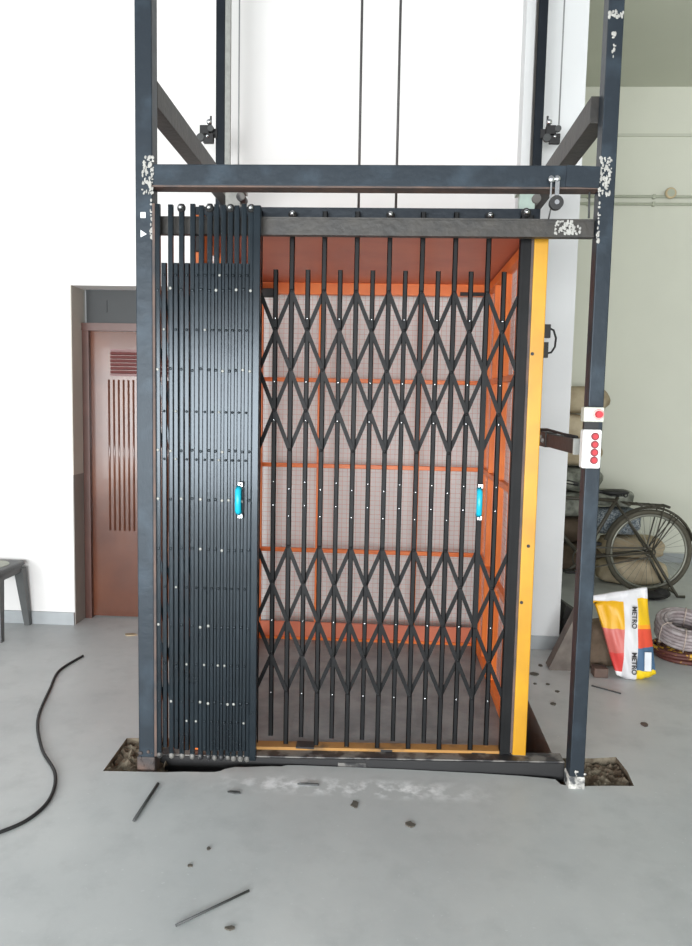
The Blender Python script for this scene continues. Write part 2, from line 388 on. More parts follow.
# base beam along the pit edge, slightly out of level
mb = MB(); mb.bar((XL+.03, .110, -.03), (XR-.03, .110, .018), .08, .08, bev=.003)
bb = mb.build('base_beam', ['grime'], lf)
mb = MB(); mb.bar((XL+.03, .0670, -.034), (XR-.03, .0670, .014), .006, .078); mb.build('base_front_plate', 'rubber', bb)
mb = MB(); mb.bar((-.17, .0625, -.012), (-.05, .0625, -.009), .006, .05); mb.build('weld_plate', 'grime', bb)

# ---------------- lift car ----------------
car = empty('lift_car', (-.08, .9, .02), 'orange mesh goods lift car behind the spread lattice gate', 'lift car')
CX0, CX1, CY0, CY1, CZ = -.80, .60, .20, 1.66, 2.26
mb = MB(); mb.box((CX0, CY0, -.02), (CX1, CY1+.02, .03))
mb.build('floor_plate', 'cagefloor', car)
mb = MB(); mb.box((CX0, CY0-.0, CZ), (CX1+.02, CY1+.03, CZ+.012)); cp = mb.build('ceiling_panel', 'ceil', car)
mb = MB(); mb.box((-.10, .86, CZ+.0125), (-.045, .94, CZ+.09)); lab(mb.build('rope_anchor', 'yellow', cp), 'yellow rope anchor')
# tubes
def tube_part(name, a, b, w=.035, mt='orange', h=None):
    mb = MB(); mb.bar(a, b, w, h or w, bev=.002); return mb.build(name, mt, car)
for x in (CX0, CX1-.0):
    for y in (CY0+.03, CY1):
        tube_part('corner_post', (x, y, .03), (x, y, CZ), .05)
# back frame
for x in (-.417, .192): tube_part('back_upright', (x, CY1+.02, .10), (x, CY1+.02, CZ-.06), .032)
for z in (1.672, 1.140, .602): tube_part('back_rail', (CX0+.02, CY1+.008, z), (CX1-.02, CY1+.008, z), .026)
tube_part('back_rail', (CX0+.02, CY1, 2.225), (CX1-.02, CY1, 2.225), .05, 'orange', .07)
tube_part('kick_plate', (CX0+.02, CY1-.005, .085), (CX1-.02, CY1-.005, .085), .02, 'ceil', .11)
tube_part('back_rail', (CX0+.02, CY1-.01, .035), (CX1-.02, CY1-.01, .035), .04, 'orange', .02)
# side frames
for x in (CX0, CX1):
    for y in (.56, .93, 1.30): tube_part('side_upright', (x, y, .05), (x, y, CZ-.02), .034)
    for z in (1.672, 1.140, .602): tube_part('side_rail', (x, CY0+.05, z), (x, CY1-.02, z), .03)
    for z in (2.225, .06): tube_part('side_rail', (x, CY0+.05, z), (x, CY1-.02, z), .045)
# dark angle on back top right
tube_part('angle_bracket', (.42, CY1-.045, 2.20), (.58, CY1-.045, 2.20), .02, 'rubber')
tube_part('angle_bracket', (-.78, CY1-.06, 2.19), (-.70, CY1-.06, 2.19), .05, 'rubber')
for z in (1.98, 1.66, 1.45): tube_part('angle_bracket', (CX0+.03, .75, z), (CX0+.03, .87, z), .04, 'rubber')
# wire mesh
mb = MB(); r = .00075
x = CX0+.03
while x < CX1: mb.bar((x, CY1+.03, .05), (x, CY1+.03, CZ-.02), r*2); x += .0295
z = .07
while z < CZ: mb.bar((CX0, CY1+.034, z), (CX1, CY1+.034, z), r*2); z += .0295
lab(mb.build('wire_mesh', 'wire', car), 'fine reddish back wire mesh')
for X in (CX0-.012, CX1+.012):
    mb = MB(); y = CY0+.05
    while y < CY1: mb.bar((X, y, .05), (X, y, CZ-.02), r*2); y += .0295
    z = .07
    while z < CZ: mb.bar((X, CY0, z), (X, CY1, z), r*2); z += .0295
    mb.build('wire_mesh', 'wire', car)
# door sill, front uprights, header track
mb = MB(); mb.bar((-.80, .162, .004), (.58, .162, .040), .06, .046, bev=.002); sl = mb.build('door_sill', 'yellow_d', car)
mb = MB()
for x0_, x1_ in ((-.36, -.28), (.01, .06), (.40, .46)): mb.box((x0_, .131, .034), (x1_, .19, .040+.012*(x0_+.5)))
mb.build('sill_stain', 'rubber', sl)
mb = MB(); mb.box((.572, .12, .0), (.628, .17, 2.255), bev=.003); yp = mb.build('door_post', 'yellow', car); lab(yp, 'ochre yellow door post')
mb = MB(); mb.box((.5715, .1195, -.0), (.6285, .171, .055), bev=.002); lab(mb.build('scuffed_foot', 'grime', yp), 'scuffed bare foot')
mb = MB(); mb.box((.562, .125, .06), (.5715, .17, 2.25)); lab(mb.build('inner_strip', 'rust', yp), 'brown inner edge')
mb = MB()
for z in (.72, .96, 1.75): mb.cyl((.582 if z != .96 else .600, .117, z), (.582 if z != .96 else .600, .1205, z), .007, 10)
mb.build('screw_hole', 'rubber', yp)
mb = MB(); mb.box((CX0-.02, .12, .0), (CX0+.035, .17, 2.29), bev=.003); mb.build('door_post', 'orange', car)
mb = MB(); mb.box((CX0-.02, .172, 2.275), (.60, .21, 2.335)); mb.build('header_track', 'black', car)
# guide shoes on top
for x, mt, lb in ((-.80, 'zinc', 'dull steel guide shoe'), (.675, 'mint', 'pale green guide shoe')):
    s = 1 if x < 0 else -1
    mb = MB(); mb.box((x-.045, .88, 2.272), (x+.03, .93, 2.60)); mb.box((x-.06, .87, 2.585), (x+.055, .95, 2.60)); mb.box((x+s*.0-.05, .87, 2.272), (x+s*.12+.0, .95, 2.30))
    g = lab(mb.build('guide_shoe', mt, car), lb)
    mb = MB(); mb.cyl((x+.035*1, .86, 2.56), (x+.035, .95, 2.56), .022, 12); mb.build('shoe_roller', 'grime', g)
    mb = MB(); mb.ball((x-.02, .87, 2.60), .014); mb.ball((x+.03, .87, 2.62), .012); mb.build('shoe_bolts', 'chrome', g)
# latch loop on the yellow post side
mb = MB(); mb.box((.628, .50, 1.85), (.732, .53, 1.91)); mb.box((.628, .50, 1.76), (.725, .53, 1.83)); mb.box((.604, .165, 1.80), (.626, .51, 1.83))
lk = mb.build('lock_bracket', 'rubber', car)
mb = MB(); mb.tube([(.725, .515, 1.895), (.748, .515, 1.885), (.760, .515, 1.85), (.757, .515, 1.81), (.742, .515, 1.785), (.72, .515, 1.78)], .005, 8); mb.build('lock_cable', 'rubber', lk)

# ---------------- gates ----------------
def channel(mb, x, y, z0, z1, w=.022, dpt=.014, mi=0, lips=True):
    """folded steel channel, open to the front edges"""
    mb.box((x-w/2, y, z0), (x+w/2, y+.003, z1), mi)
    mb.box((x-w/2, y, z0), (x-w/2+.003, y+dpt, z1), mi); mb.box((x+w/2-.003, y, z0), (x+w/2, y+dpt, z1), mi)
def lattice(root, xs, zrows, L, y, mt, w=.017):
    for (za, drop) in zrows:
        for i in range(len(xs)-1):
            a, b = xs[i], xs[i+1]
            mb = MB(); mb.bar((a, y, za), (b, y, za-drop), .003, w, up=(0, 0, 1)); bmesh  # front arm
            mb.build('lattice_bar', mt, root)
            mb = MB(); mb.bar((b, y+.017, za), (a, y+.017, za-drop), .003, w, up=(0, 0, 1))
            mb.build('lattice_bar', mt, root)
def handle(root, x, y, z0, z1):
    mb = MB(); mb.tube([(x-.006, y-.006, z0+.022), (x-.006, y-.026, z0+.032), (x-.006, y-.028, (z0+z1)/2), (x-.006, y-.026, z1-.032), (x-.006, y-.006, z1-.022)], .0125, 12)
    h = mb.build('handle', 'cyan', root); lab(h, 'cyan plastic grip')
    for z in (z0+.009, z1-.009):
        mb = MB(); mb.box((x-.012, y-.012, z-.010), (x+.010, y, z+.010), bev=.003); mb.ball((x, y-.0125, z), .004, 1, u=8, v=6)
        lab(mb.build('handle_mount', ['chrome', 'rubber'], h), 'bright steel mount')

# spread gate of the lift car
sg = empty('collapsible_gate', (0, .14, .04), 'spread black lattice gate drawn across the orange lift car', 'gate')
P = .1333; xs = [-.539-P+P*k for k in range(10)]; Y = .135
for k, x in enumerate(xs[:-1]):
    if k == 8: pass
    mb = MB(); channel(mb, x, Y+.004, .048, 2.312, .020)
    for z in (1.992, 1.670, 1.337, .924, .601, .290): mb.ball((x, Y, z), .0075, 0, (1, .5, 1), 8, 6)
    for z in (1.17, 1.055): mb.ball((x, Y+.002, z), .0045, 1, (1, .5, 1), 6, 5)
    p = mb.build('tall_picket', ['picket', 'chrome'], sg)
    if k in (2, 5, 8):
        mb = MB(); mb.ball((x, Y+.008, 2.300), .018, 0, (1, .8, .8)); mb.ball((x, Y-.006, 2.300), .010, 1)
        lab(mb.build('top_roller', ['rubber', 'chrome'], p), 'steel top roller')
for k in range(9):
    x = xs[k]+P/2
    mb = MB(); channel(mb, x, Y+.004, .082, 2.078, .019)
    for z in (1.837, 1.500, .772, .455): mb.ball((x, Y-.001, z), .0075, 0, (1, .5, 1), 8, 6)
    for z in (1.88, 1.46, 1.62, 1.10, .60, .28, 1.20): mb.ball((x, Y+.001, z+.0), .0045, 1, (1, .5, 1), 6, 5)
    mb.build('short_picket', ['picket', 'chrome'], sg)
lattice(sg, xs, ((1.992, .322), (1.670, .333), (.924, .323), (.601, .311)), 0, Y, 'picket')
mb = MB(); channel(mb, .543, Y-.004, .044, 2.30, .050, .03); mb.box((.519, Y-.010, .044), (.532, Y-.004, 2.30)); st = mb.build('end_stile', 'picket', sg)
mb = MB(); mb.ball((.535, Y-.004, 2.308), .020, 0); mb.ball((.535, Y-.022, 2.308), .011, 1); lab(mb.build('top_roller', ['rubber', 'chrome'], st), 'steel top roller')
mb = MB(); mb.box((.385, Y-.006, .60), (.405, Y+.004, 1.70)); mb.build('handle_bar', 'picket', sg)
handle(sg, .396, Y-.006, 1.062, 1.213)

# folded landing gate, pushed to the left post
fg = empty('collapsible_gate', (-.71, -.04, .05), 'folded glossy black gate stacked against the left post', 'gate')
tx = [-.908, -.857, -.814, -.770, -.736, -.703, -.676, -.649, -.622, -.597, -.569, -.541]; Yf = -.050
for k, x in enumerate(tx):
    ang = R.uniform(-.16, .16)
    mb = MB()
    wv = .019
    # half-round faced channel so each picket catches the light on its crown
    seg = 5; pts = []
    for q in range(seg+1):
        t = PI*(.12+.76*q/seg); pts.append((x-wv/2*math.cos(t)/math.cos(PI*.12), Yf-.003*math.sin(t)+.003))
    zb, zt = .068+R.uniform(-.004, .006), 2.288+R.uniform(-.004, .004)
    A = [mb.bm.verts.new((a, b, zb)) for a, b in pts]; B = [mb.bm.verts.new((a, b, zt)) for a, b in pts]
    for q in range(seg):
        f = mb.bm.faces.new((A[q], A[q+1], B[q+1], B[q])); f.smooth = True
    mb.box((x-wv/2, Yf+.002, zb), (x+wv/2, Yf+.016, zt))
    for z in (1.965, 1.655, 1.335, 1.14, .94, .62, .30): mb.ball((x, Yf-.002, z+R.uniform(-.004, .004)), .006, 1 if R.random() < .25 else 0, (1, .3, 1), 8, 6)
    p = mb.build('tall_picket', ['stack', 'zinc'], fg)
    if k in (2, 5, 8, 11):
        mb = MB(); mb.ball((x, Yf+.004, 2.274), .017, 0, (1, .8, 1)); mb.ball((x, Yf-.010, 2.274), .010, 1); mb.build('top_roller', ['rubber', 'chrome'], p)
    mb = MB(); mb.ball((x, Yf+.008, .066), .013, 0, (1, 1, 1.2), 8, 6); lab(mb.build('bottom_roller', 'grime', p), 'scuffed bottom roller')
for k in range(len(tx)-1):
    x = (tx[k]+tx[k+1])/2; w_ = min(.020, (tx[k+1]-tx[k])*.55+.003)
    mb = MB(); channel(mb, x, Yf-.0, .095+R.uniform(-.004, .01), 2.066, w_)
    for z in (2.02, 1.81, 1.49, 1.30, .78, .46, .22):
        mb.ball((x, Yf-.002, z), .0052, 1 if R.random() < .25 else 0, (1, .6, 1), 8, 6)
    mb.build('short_picket', ['stack', 'zinc'], fg)
fx = tx
for (za, drop) in ((1.985, .335), (1.650, .335), (.935, .335), (.600, .335)):
    for i in range(len(fx)-1):
        mb = MB(); mb.bar((fx[i], Yf+.006, za), (fx[i+1], Yf+.006, za-drop), .003, .008, up=(1, 0, 0)); mb.bm.faces.ensure_lookup_table()
        mb.build('lattice_bar', 'stack', fg)
        mb = MB(); mb.bar((fx[i+1], Yf+.020, za), (fx[i], Yf+.020, za-drop), .003, .008, up=(1, 0, 0)); mb.build('lattice_bar', 'stack', fg)
mb = MB(); mb.box((-.531, Yf-.006, .062), (-.503, Yf+.024, 2.285), bev=.003); mb.box((-.553, Yf+.004, .062), (-.531, Yf+.024, 2.285)); mb.build('end_stile', 'stack', fg)
mb = MB(); mb.box((-.928, Yf+.0, .06), (-.918, Yf+.05, 2.29)); lab(mb.build('hinge_stile', 'rust', fg), 'brownish hinge stile')
handle(fg, -.571, Yf-.010, 1.072, 1.216)
# latch switch hanging from the gate rail
mb = MB(); mb.box((-.785, .02, 2.125), (-.745, .045, 2.186), bev=.003); tag(mb.build('gate_switch', 'rubber'), 'small black switch hanging under the gate rail, seen through folded pickets', 'switch')

# ---------------- control boxes ----------------
cb1 = empty('emergency_stop_box', (.787, -.036, 1.48), 'grey box with lit red button on the right post, upper of two', 'control box')
mb = MB(); mb.box((.748, -.085, 1.484), (.824, -.036, 1.540), bev=.004); mb.build('enclosure', 'boxg', cb1)
mb = MB(); mb.cyl((.802, -.085, 1.513), (.802, -.104, 1.513), .0125, 20); b_ = mb.build('stop_button', 'red', cb1)
mb = MB(); mb.torus((.802, -.087, 1.513), .0165, .004, seg=24, rs=6); lab(mb.build('glow_painted_collar', 'glow_paint', b_), 'pale pink collar with the button glow painted on')
cb2 = empty('push_button_panel', (.787, -.036, 1.305), 'white panel with four red push buttons on the right post, lower of two', 'control panel')
mb = MB(); mb.box((.749, -.085, 1.306), (.820, -.036, 1.455), bev=.007); mb.build('enclosure', 'boxw', cb2)
for z in (1.429, 1.398, 1.368, 1.338):
    mb = MB(); mb.cyl((.793, -.085, z), (.793, -.091, z), .0148, 20); r_ = mb.build('button_ring', 'redring', cb2)
    mb = MB(); mb.cyl((.793, -.091, z), (.793, -.095, z), .0095, 16); mb.build('button_cap', 'red', r_)
mb = MB(); mb.box((.757, -.060, 1.455), (.812, -.0365, 1.484)); tag(mb.build('cable_strap', 'rubber'), 'black strap round the right post between the two control boxes', 'strap')

# ---------------- hanging roller and limit switches ----------------
hr = empty('roller_bracket', (.60, -.05, 2.36), 'chrome bracket with black wheel hanging from the crossbeam', 'roller')
mb = MB(); mb.box((.588, -.060, 2.31), (.594, -.054, 2.385)); mb.box((.606, -.060, 2.305), (.622, -.052, 2.385)); mb.ball((.592, -.058, 2.385), .014, 0, (1, .6, 1)); mb.ball((.614, -.058, 2.388), .012, 0, (1, .6, 1)); mb.build('bracket', 'chrome', hr)
mb = MB(); mb.cyl((.612, -.050, 2.298), (.612, -.072, 2.298), .026, 24); wv_ = mb.build('wheel', 'rubber', hr)
mb = MB(); mb.cyl((.612, -.072, 2.298), (.612, -.078, 2.298), .009, 12); mb.build('axle_bolt', 'chrome', wv_)
mb = MB(); mb.cyl((.597, -.045, 2.285), (.595, -.02, 2.25), .003, 8); mb.build('link_rod', 'rod', hr)
mb = MB(); mb.cyl((.748, -.01, 2.256), (.746, -.01, 2.352), .004, 8); tag(mb.build('tie_rod', 'rod'), 'thin dark rod between gate rail and crossbeam at right', 'rod')
for x, s, lb in ((-1.09, -1, 'black limit switch clamped on the left rear post'), (.893, 1, 'black limit switch clamped on the right rear post')):
    ls = empty('limit_switch', (x, 1.49, 3.08), lb, 'limit switch')
    mb = MB(); mb.box((x-.035, 1.455, 3.06), (x+.02, 1.49, 3.12), bev=.004); mb.box((x-.015, 1.455, 3.02), (x+.045, 1.485, 3.075), bev=.004)
    mb.bar((x-s*.060, 1.497, 3.085), (x+s*.02, 1.492, 3.085), .012, .05); mb.build('switch_body', 'rubber', ls)
    for a_ in ((x-.03, 3.05, .022), (x+.03, 3.10, .018)):
        mb = MB(); mb.cyl((a_[0], 1.45, a_[1]), (a_[0], 1.47, a_[1]), a_[2], 12); mb.build('switch_roller', 'rod', ls)
    mb = MB(); mb.cyl((x-s*.03, 1.462, 3.11), (x-s*.03, 1.462, 3.17), .006, 8); mb.build('switch_lever', 'rod', ls)
    mb = MB(); mb.ball((x-s*.022, 1.455, 3.135), .017); mb.ball((x+.012, 1.45, 3.055), .010); mb.build('clamp_bolt', 'chrome', ls)

# hoist ropes and guide wires
for x0_, x1_, lb, y in ((-.180, -.171, 'dark hoist rope left of centre above the lift car', .95), (.014, .019, 'dark hoist rope right of centre above the lift car', .95)):
    mb = MB(); mb.tube([(x0_, y, 4.6), (x0_+(x1_-x0_)*.5, y, 3.4), (x1_, y, 2.272)], .0065, 8); tag(mb.build('hoist_rope', 'rope'), lb, 'rope')
for x, lb in ((-.895, 'thin grey guide wire beside the left rear post'), (.925, 'thin grey guide wire beside the right rear post')):
    z0_ = 2.75 if x < 0 else 3.1
    mb = MB(); mb.cyl((x, 1.45, 4.6), (x, 1.45, 2.3 if x < 0 else 3.12), .0042, 8); tag(mb.build('guide_wire', 'cablegrey'), lb, 'wire')

# ---------------- floor objects ----------------
def smooth(pts, n=10):
    out = []; P_ = [Vector(p) for p in pts]
    for i in range(len(P_)-1):
        p0, p1, p2, p3 = P_[max(i-1, 0)], P_[i], P_[i+1], P_[min(i+2, len(P_)-1)]
        for k in range(n):
            t = k/n
            out.append(.5*((2*p1)+(-p0+p2)*t+(2*p0-5*p1+4*p2-p3)*t*t+(-p0+3*p1-3*p2+p3)*t**3))
    return out+[P_[-1]]
mb = MB(); mb.tube(smooth([(x, y, .007) for x, y in ((-1.768,1.246),(-1.80,1.0),(-1.734,.737),(-1.626,.374),(-1.468,.079),(-1.316,-.127),(-1.251,-.314),(-1.262,-.453),(-1.324,-.547),(-1.45,-.66),(-1.6,-.74))]), .007, 8)
tag(mb.build('power_cable', 'rubber'), 'long black cable curling across the floor at the left', 'cable')
mb = MB(); mb.cyl((-.877, -.166, .006), (-.884, -.432, .006), .006, 8); tag(mb.build('welding_rod', 'rod'), 'short dark rod on the floor near the left post pocket', 'rod')
mb = MB(); mb.cyl((-.395, -.782, .005), (-.579, -.955, .005), .0038, 8); tag(mb.build('welding_rod', 'rod'), 'long thin dark rod on the floor at the bottom of the picture', 'rod')

# stool
stl = empty('plastic_stool', (-2.55, 1.65, 0), 'grey moulded plastic stool by the white wall at left', 'stool')
mb = MB(); mb.box((-2.71, 1.47, .415), (-2.385, 1.81, .445), bev=.014); mb.box((-2.705, 1.475, .365), (-2.395, 1.805, .42), bev=.02); seat = mb.build('seat', 'stool', stl)
mb = MB(); mb.cyl((-2.55, 1.64, .445), (-2.55, 1.64, .449), .125, 32); lab(mb.build('seat_top', 'stooltop', seat), 'dusty pale seat top')
for sx in (-1, 1):
    for sy in (-1, 1):
        mb = MB()
        a = Vector((-2.55+sx*.135, 1.64+sy*.145, .40)); b = Vector((-2.55+sx*.165, 1.64+sy*.185, 0))
        dx, dy = Vector((.03, 0, 0)), Vector((0, .03, 0))
        vs = [mb.bm.verts.new(a+dx*i*1.0+dy*j*1.0) for i, j in ((-1,-1),(1,-1),(1,1),(-1,1))]+[mb.bm.verts.new(b+dx*i*.62+dy*j*.62) for i, j in ((-1,-1),(1,-1),(1,1),(-1,1))]
        for q in ((0,1,2,3),(7,6,5,4),(0,4,5,1),(1,5,6,2),(2,6,7,3),(3,7,4,0)): mb.bm.faces.new([vs[i] for i in q])
        mb.build('leg', 'stool', stl)

# cement bag
def bag_mat():
    mt = bpy.data.materials.new('printed_cement_bag'); mt.use_nodes = True; nt = mt.node_tree; N = nt.nodes; L = nt.links
    b = N['Principled BSDF']; b.inputs['Roughness'].default_value = .45
    tc = N.new('ShaderNodeTexCoord'); sp = N.new('ShaderNodeSeparateXYZ'); L.new(tc.outputs['Object'], sp.inputs[0])
    n = N.new('ShaderNodeTexNoise'); n.inputs['Scale'].default_value = 9; L.new(tc.outputs['Object'], n.inputs['Vector'])
    ad = N.new('ShaderNodeMath'); ad.operation = 'MULTIPLY_ADD'; ad.inputs[1].default_value = .03; L.new(n.outputs['Fac'], ad.inputs[0]); L.new(sp.outputs[2], ad.inputs[2])
    cr = N.new('ShaderNodeValToRGB'); cr.color_ramp.interpolation = 'CONSTANT'
    mr = N.new('ShaderNodeMapRange'); mr.inputs[1].default_value = 0; mr.inputs[2].default_value = .55; L.new(ad.outputs[0], mr.inputs[0]); L.new(mr.outputs[0], cr.inputs[0])
    def ramp(c, st):
        e = c.color_ramp.elements
        while len(e) > 1: e.remove(e[-1])
        e[0].position = 0; e[0].color = (*s2l(st[0][1]), 1)
        for p, k in st[1:]:
            q = e.new(p); q.color = (*s2l(k), 1)
    ramp(cr, [(0, (230, 196, 30)), (.13, (70, 100, 130)), (.36, (208, 74, 50)), (.56, (240, 150, 30)), (.60, (222, 178, 8)), (.86, (212, 212, 214))])
    # left third: yellow / faded red
    cr2 = N.new('ShaderNodeValToRGB'); cr2.color_ramp.interpolation = 'CONSTANT'; L.new(mr.outputs[0], cr2.inputs[0])
    ramp(cr2, [(0, (226, 226, 226)), (.10, (204, 66, 62)), (.30, (196, 100, 92)), (.55, (218, 164, 10)), (.83, (212, 212, 214))])
    def gt(v, th):
        q = N.new('ShaderNodeMath'); q.operation = 'GREATER_THAN'; L.new(v, q.inputs[0]); q.inputs[1].default_value = th; return q.outputs[0]
    def mx(f, a, bb):
        q = N.new('ShaderNodeMix'); q.data_type = 'RGBA'; L.new(f, q.inputs[0])
        for i, s in ((6, a), (7, bb)):
            if isinstance(s, tuple): q.inputs[i].default_value = (*s2l(s), 1)
            else: L.new(s, q.inputs[i])
        return q.outputs[2]
    x = sp.outputs[0]
    c = mx(gt(x, -.028), cr2.outputs[0], (208, 208, 210)); c = mx(gt(x, .048), c, cr.outputs[0])
    L.new(c, b.inputs['Base Color'])
    return mt
M['bag'] = bag_mat(); M['bagtext'] = mat('bag_print_black', (40, 38, 40), .6); M['bagblue'] = mat('bag_print_pale', (214, 218, 222), .6)
bag = empty('cement_bag', (1.40, 1.24, 0), 'white, yellow and red printed cement bag leaning right of the right post', 'cement bag')
bag.rotation_euler = (-.12, .0, 0)
def bagxy(u, v):   # u across -1..1, v up 0..1
    lo = (-.055, .165) ; hi = (-.205, .105)
    wl = lo[0]+(hi[0]-lo[0])*v; wr = lo[1]+(hi[1]-lo[1])*v
    return wl+(wr-wl)*(u+1)/2
mb = MB(); nu, nv = 18, 22; rr = random.Random(4)
grid = {}
for side in (0, 1):
    for j in range(nv+1):
        for i in range(nu+1):
            u = -1+2*i/nu; v = j/nv
            t = .055*(1-abs(u)**3)*(.35+.65*math.sin(PI*min(1, max(0, .12+v*.8))))*(1 if v < .85 else (1-v)/.15*.85+.15)
            if i in (0, nu) or j in (0, nv): t = .012 if side == 0 else .012
            wob = .006*math.sin(7*u+9*v)+.004*math.sin(17*u-6*v)
            zz = v*.495 + (.03*(u) if v > .9 else 0) + .02*(1-abs(u))*(-1 if v < .1 else 0) + .03*abs(u+.2)*(1-v)
            grid[side, j, i] = mb.bm.verts.new((bagxy(u, v), (-t+wob) if side == 0 else (t+wob), max(0.0, zz)))
for side in (0, 1):
    for j in range(nv):
        for i in range(nu):
            f = mb.bm.faces.new([grid[side, j, i], grid[side, j, i+1], grid[side, j+1, i+1], grid[side, j+1, i]]); f.smooth = True
ring = [(j, 0) for j in range(nv)]+[(nv, i) for i in range(nu)]+[(j, nu) for j in range(nv, 0, -1)]+[(0, i) for i in range(nu, 0, -1)]
for a, b in zip(ring, ring[1:]+ring[:1]):
    mb.bm.faces.new([grid[0, a[0], a[1]], grid[0, b[0], b[1]], grid[1, b[0], b[1]], grid[1, a[0], a[1]]])
bmesh.ops.recalc_face_normals(mb.bm, faces=mb.bm.faces)
me = bpy.data.meshes.new('sack_body'); mb.bm.to_mesh(me); me.materials.append(M['bag']); ob = bpy.data.objects.new('sack_body', me); COL.objects.link(ob); ob.parent = bag
def text_part(name, body, size, loc, rot, mt, parent):
    cu = bpy.data.curves.new(name, 'FONT'); cu.body = body; cu.size = size; cu.extrude = .001; cu.align_x = 'CENTER'; cu.align_y = 'CENTER'; cu.offset = .0009
    t = bpy.data.objects.new(name+'_tmp', cu); COL.objects.link(t)
    me = bpy.data.meshes.new_from_object(t.evaluated_get(bpy.context.evaluated_depsgraph_get())); bpy.data.objects.remove(t)
    me.materials.append(M[mt]); o = bpy.data.objects.new(name, me); COL.objects.link(o); o.parent = parent; o.location = loc; o.rotation_euler = rot
    return o
text_part('printed_lettering', 'METRO', .038, (.018, -.0755, .36), (PI/2, PI/2, 0), 'bagtext', bag)
text_part('printed_lettering', 'METRO', .038, (.024, -.066, .10), (PI/2, PI/2, 0), 'bagtext', bag)
mb = MB(); mb.box((.085, -.0575, .06), (.122, -.052, .165))
bm_ = mb.bm; me = bpy.data.meshes.new('printed_panel'); bmesh.ops.recalc_face_normals(bm_, faces=bm_.faces); bm_.to_mesh(me); me.materials.append(M['bagblue']); ob = bpy.data.objects.new('printed_panel', me); COL.objects.link(ob); ob.parent = bag

# coils
wc = empty('wire_coil', (1.885, 1.70, .115), 'grey wound pipe coil lying tilted on top beside the cement bag', 'coil')
CXC, CYC, CZC = 1.885, 1.70, .115
mb = MB()
for k in range(5):
    for q, rr_ in enumerate((.118, .138, .158)):
        mb.torus((CXC+R.uniform(-.004, .004), CYC+R.uniform(-.004, .004), CZC+.012+.024*k), rr_+R.uniform(-.003, .003), .0135, 'z', 44, 7)
mb.build('windings', 'coil', wc)
for a in (3.5, 4.4, 1.2):
    c, s_ = math.cos(a), math.sin(a); mb = MB()
    mb.tube([(CXC+c*r_, CYC+s_*r_, CZC+z) for r_, z in ((.174, .0), (.178, .06), (.170, .118), (.138, .130), (.104, .124), (.100, .02), (.13, -.008))], .004, 6, closed=True)
    mb.build('twine_tie', 'twine', wc)
wc.rotation_euler = (.28, 0, 0)
mb = MB()
for k in range(3):
    for rr_ in (.115, .145, .172):
        mb.torus((CXC+R.uniform(-.012, .012), CYC-.02+R.uniform(-.012, .012), .013+.021*k), rr_+R.uniform(-.006, .006), .0125, 'z', 40, 6)
tag(mb.build('wire_coil', 'coil2'), 'dark red and yellow wire coil on the floor underneath the grey coil', 'coil')

# sacks
def sack(c, s, mt, label, seed, rot=0, tilt=0, group=None):
    mb = MB(); rr = random.Random(seed)
    r = bmesh.ops.create_uvsphere(mb.bm, u_segments=28, v_segments=16, radius=1)
    ph = [rr.uniform(0, 6) for _ in range(6)]
    for v in mb.bm.verts:
        x, y, z = v.co
        f = lambda t, p: math.copysign(abs(t)**p, t)
        X, Y_, Z = f(x, .5), f(y, .6), f(z, .72)
        n_ = 1+.05*math.sin(5*x+ph[0])*math.cos(4*y+ph[1])+.03*math.sin(9*x+ph[2]+6*z)+.02*math.sin(14*y+ph[3])
        v.co = Vector((X*s[0]/2*n_, Y_*s[1]/2*n_, Z*s[2]/2*(1+.05*math.sin(6*x+ph[4]))))
    for f in mb.bm.faces: f.smooth = True
    mz = min(v.co.z for v in mb.bm.verts)
    for v in mb.bm.verts: v.co.z = v.co.z if c[2] > .001 else max(v.co.z, mz+.012)
    mz = min(v.co.z for v in mb.bm.verts)
    bmesh.ops.translate(mb.bm, vec=(0, 0, -mz), verts=mb.bm.verts)
    bmesh.ops.rotate(mb.bm, cent=(0, 0, 0), matrix=Matrix.Rotation(rot, 3, 'Z'), verts=mb.bm.verts)
    me = bpy.data.meshes.new('sack'); mb.bm.to_mesh(me); mb.bm.free(); me.materials.append(M[mt])
    o = bpy.data.objects.new('sack', me); COL.objects.link(o); o.location = c
    return tag(o, label, 'sack', group)
z = 0; hs = (.26, .25, .25, .25, .25, .25, .28)
names = ['dark tan sack on the floor at the bottom of the tall pile behind the column', 'brown sack second from the floor in the tall pile', 'grey-brown sack third from the floor in the tall pile', 'grey dirty sack in the middle of the tall pile',
         'tan sack fifth from the floor in the tall pile behind the post', 'pale tan sack just under the top sack of the tall pile', 'tan jute sack at the very top of the tall pile']
mts = ('brownsack', 'brownsack', 'greysack', 'greysack', 'tan', 'tan2', 'tan')
for k, h in enumerate(hs):
    sack((1.66+(.06, -.02, .0, .03, .02, -.03, .03)[k], 4.25+(.0, .02, -.02, .01, -.01, .02, 0)[k], z), ((.74, .70, .70, .74, .72, .66, .76)[k], .46, h-.012), mts[k], names[k], 30+k, R.uniform(-.06, .06)); z += h-.006
sack((2.20, 3.68, 0), (.60, .36, .22), 'tan2', 'pale tan sack on the floor behind the bicycle wheel', 51, .05)
sack((2.19, 3.69, .225), (.55, .35, .19), 'tan', 'tan sack lying on the floor sack behind the bicycle wheel', 52, -.04)
sack((2.04, 3.69, .425), (.42, .33, .24), 'dots', 'speckled blue-grey sack under the bicycle saddle', 53, .1)
sack((2.0, 3.69, .672), (.38, .28, .15), 'greysack', 'small grey crumpled sack just above the bicycle saddle', 54, -.2)
o = sack((1.32, 1.50, 0), (.30, .26, .28), 'brownsack', 'brown sack slumped on the floor behind the right post', 55, .3)

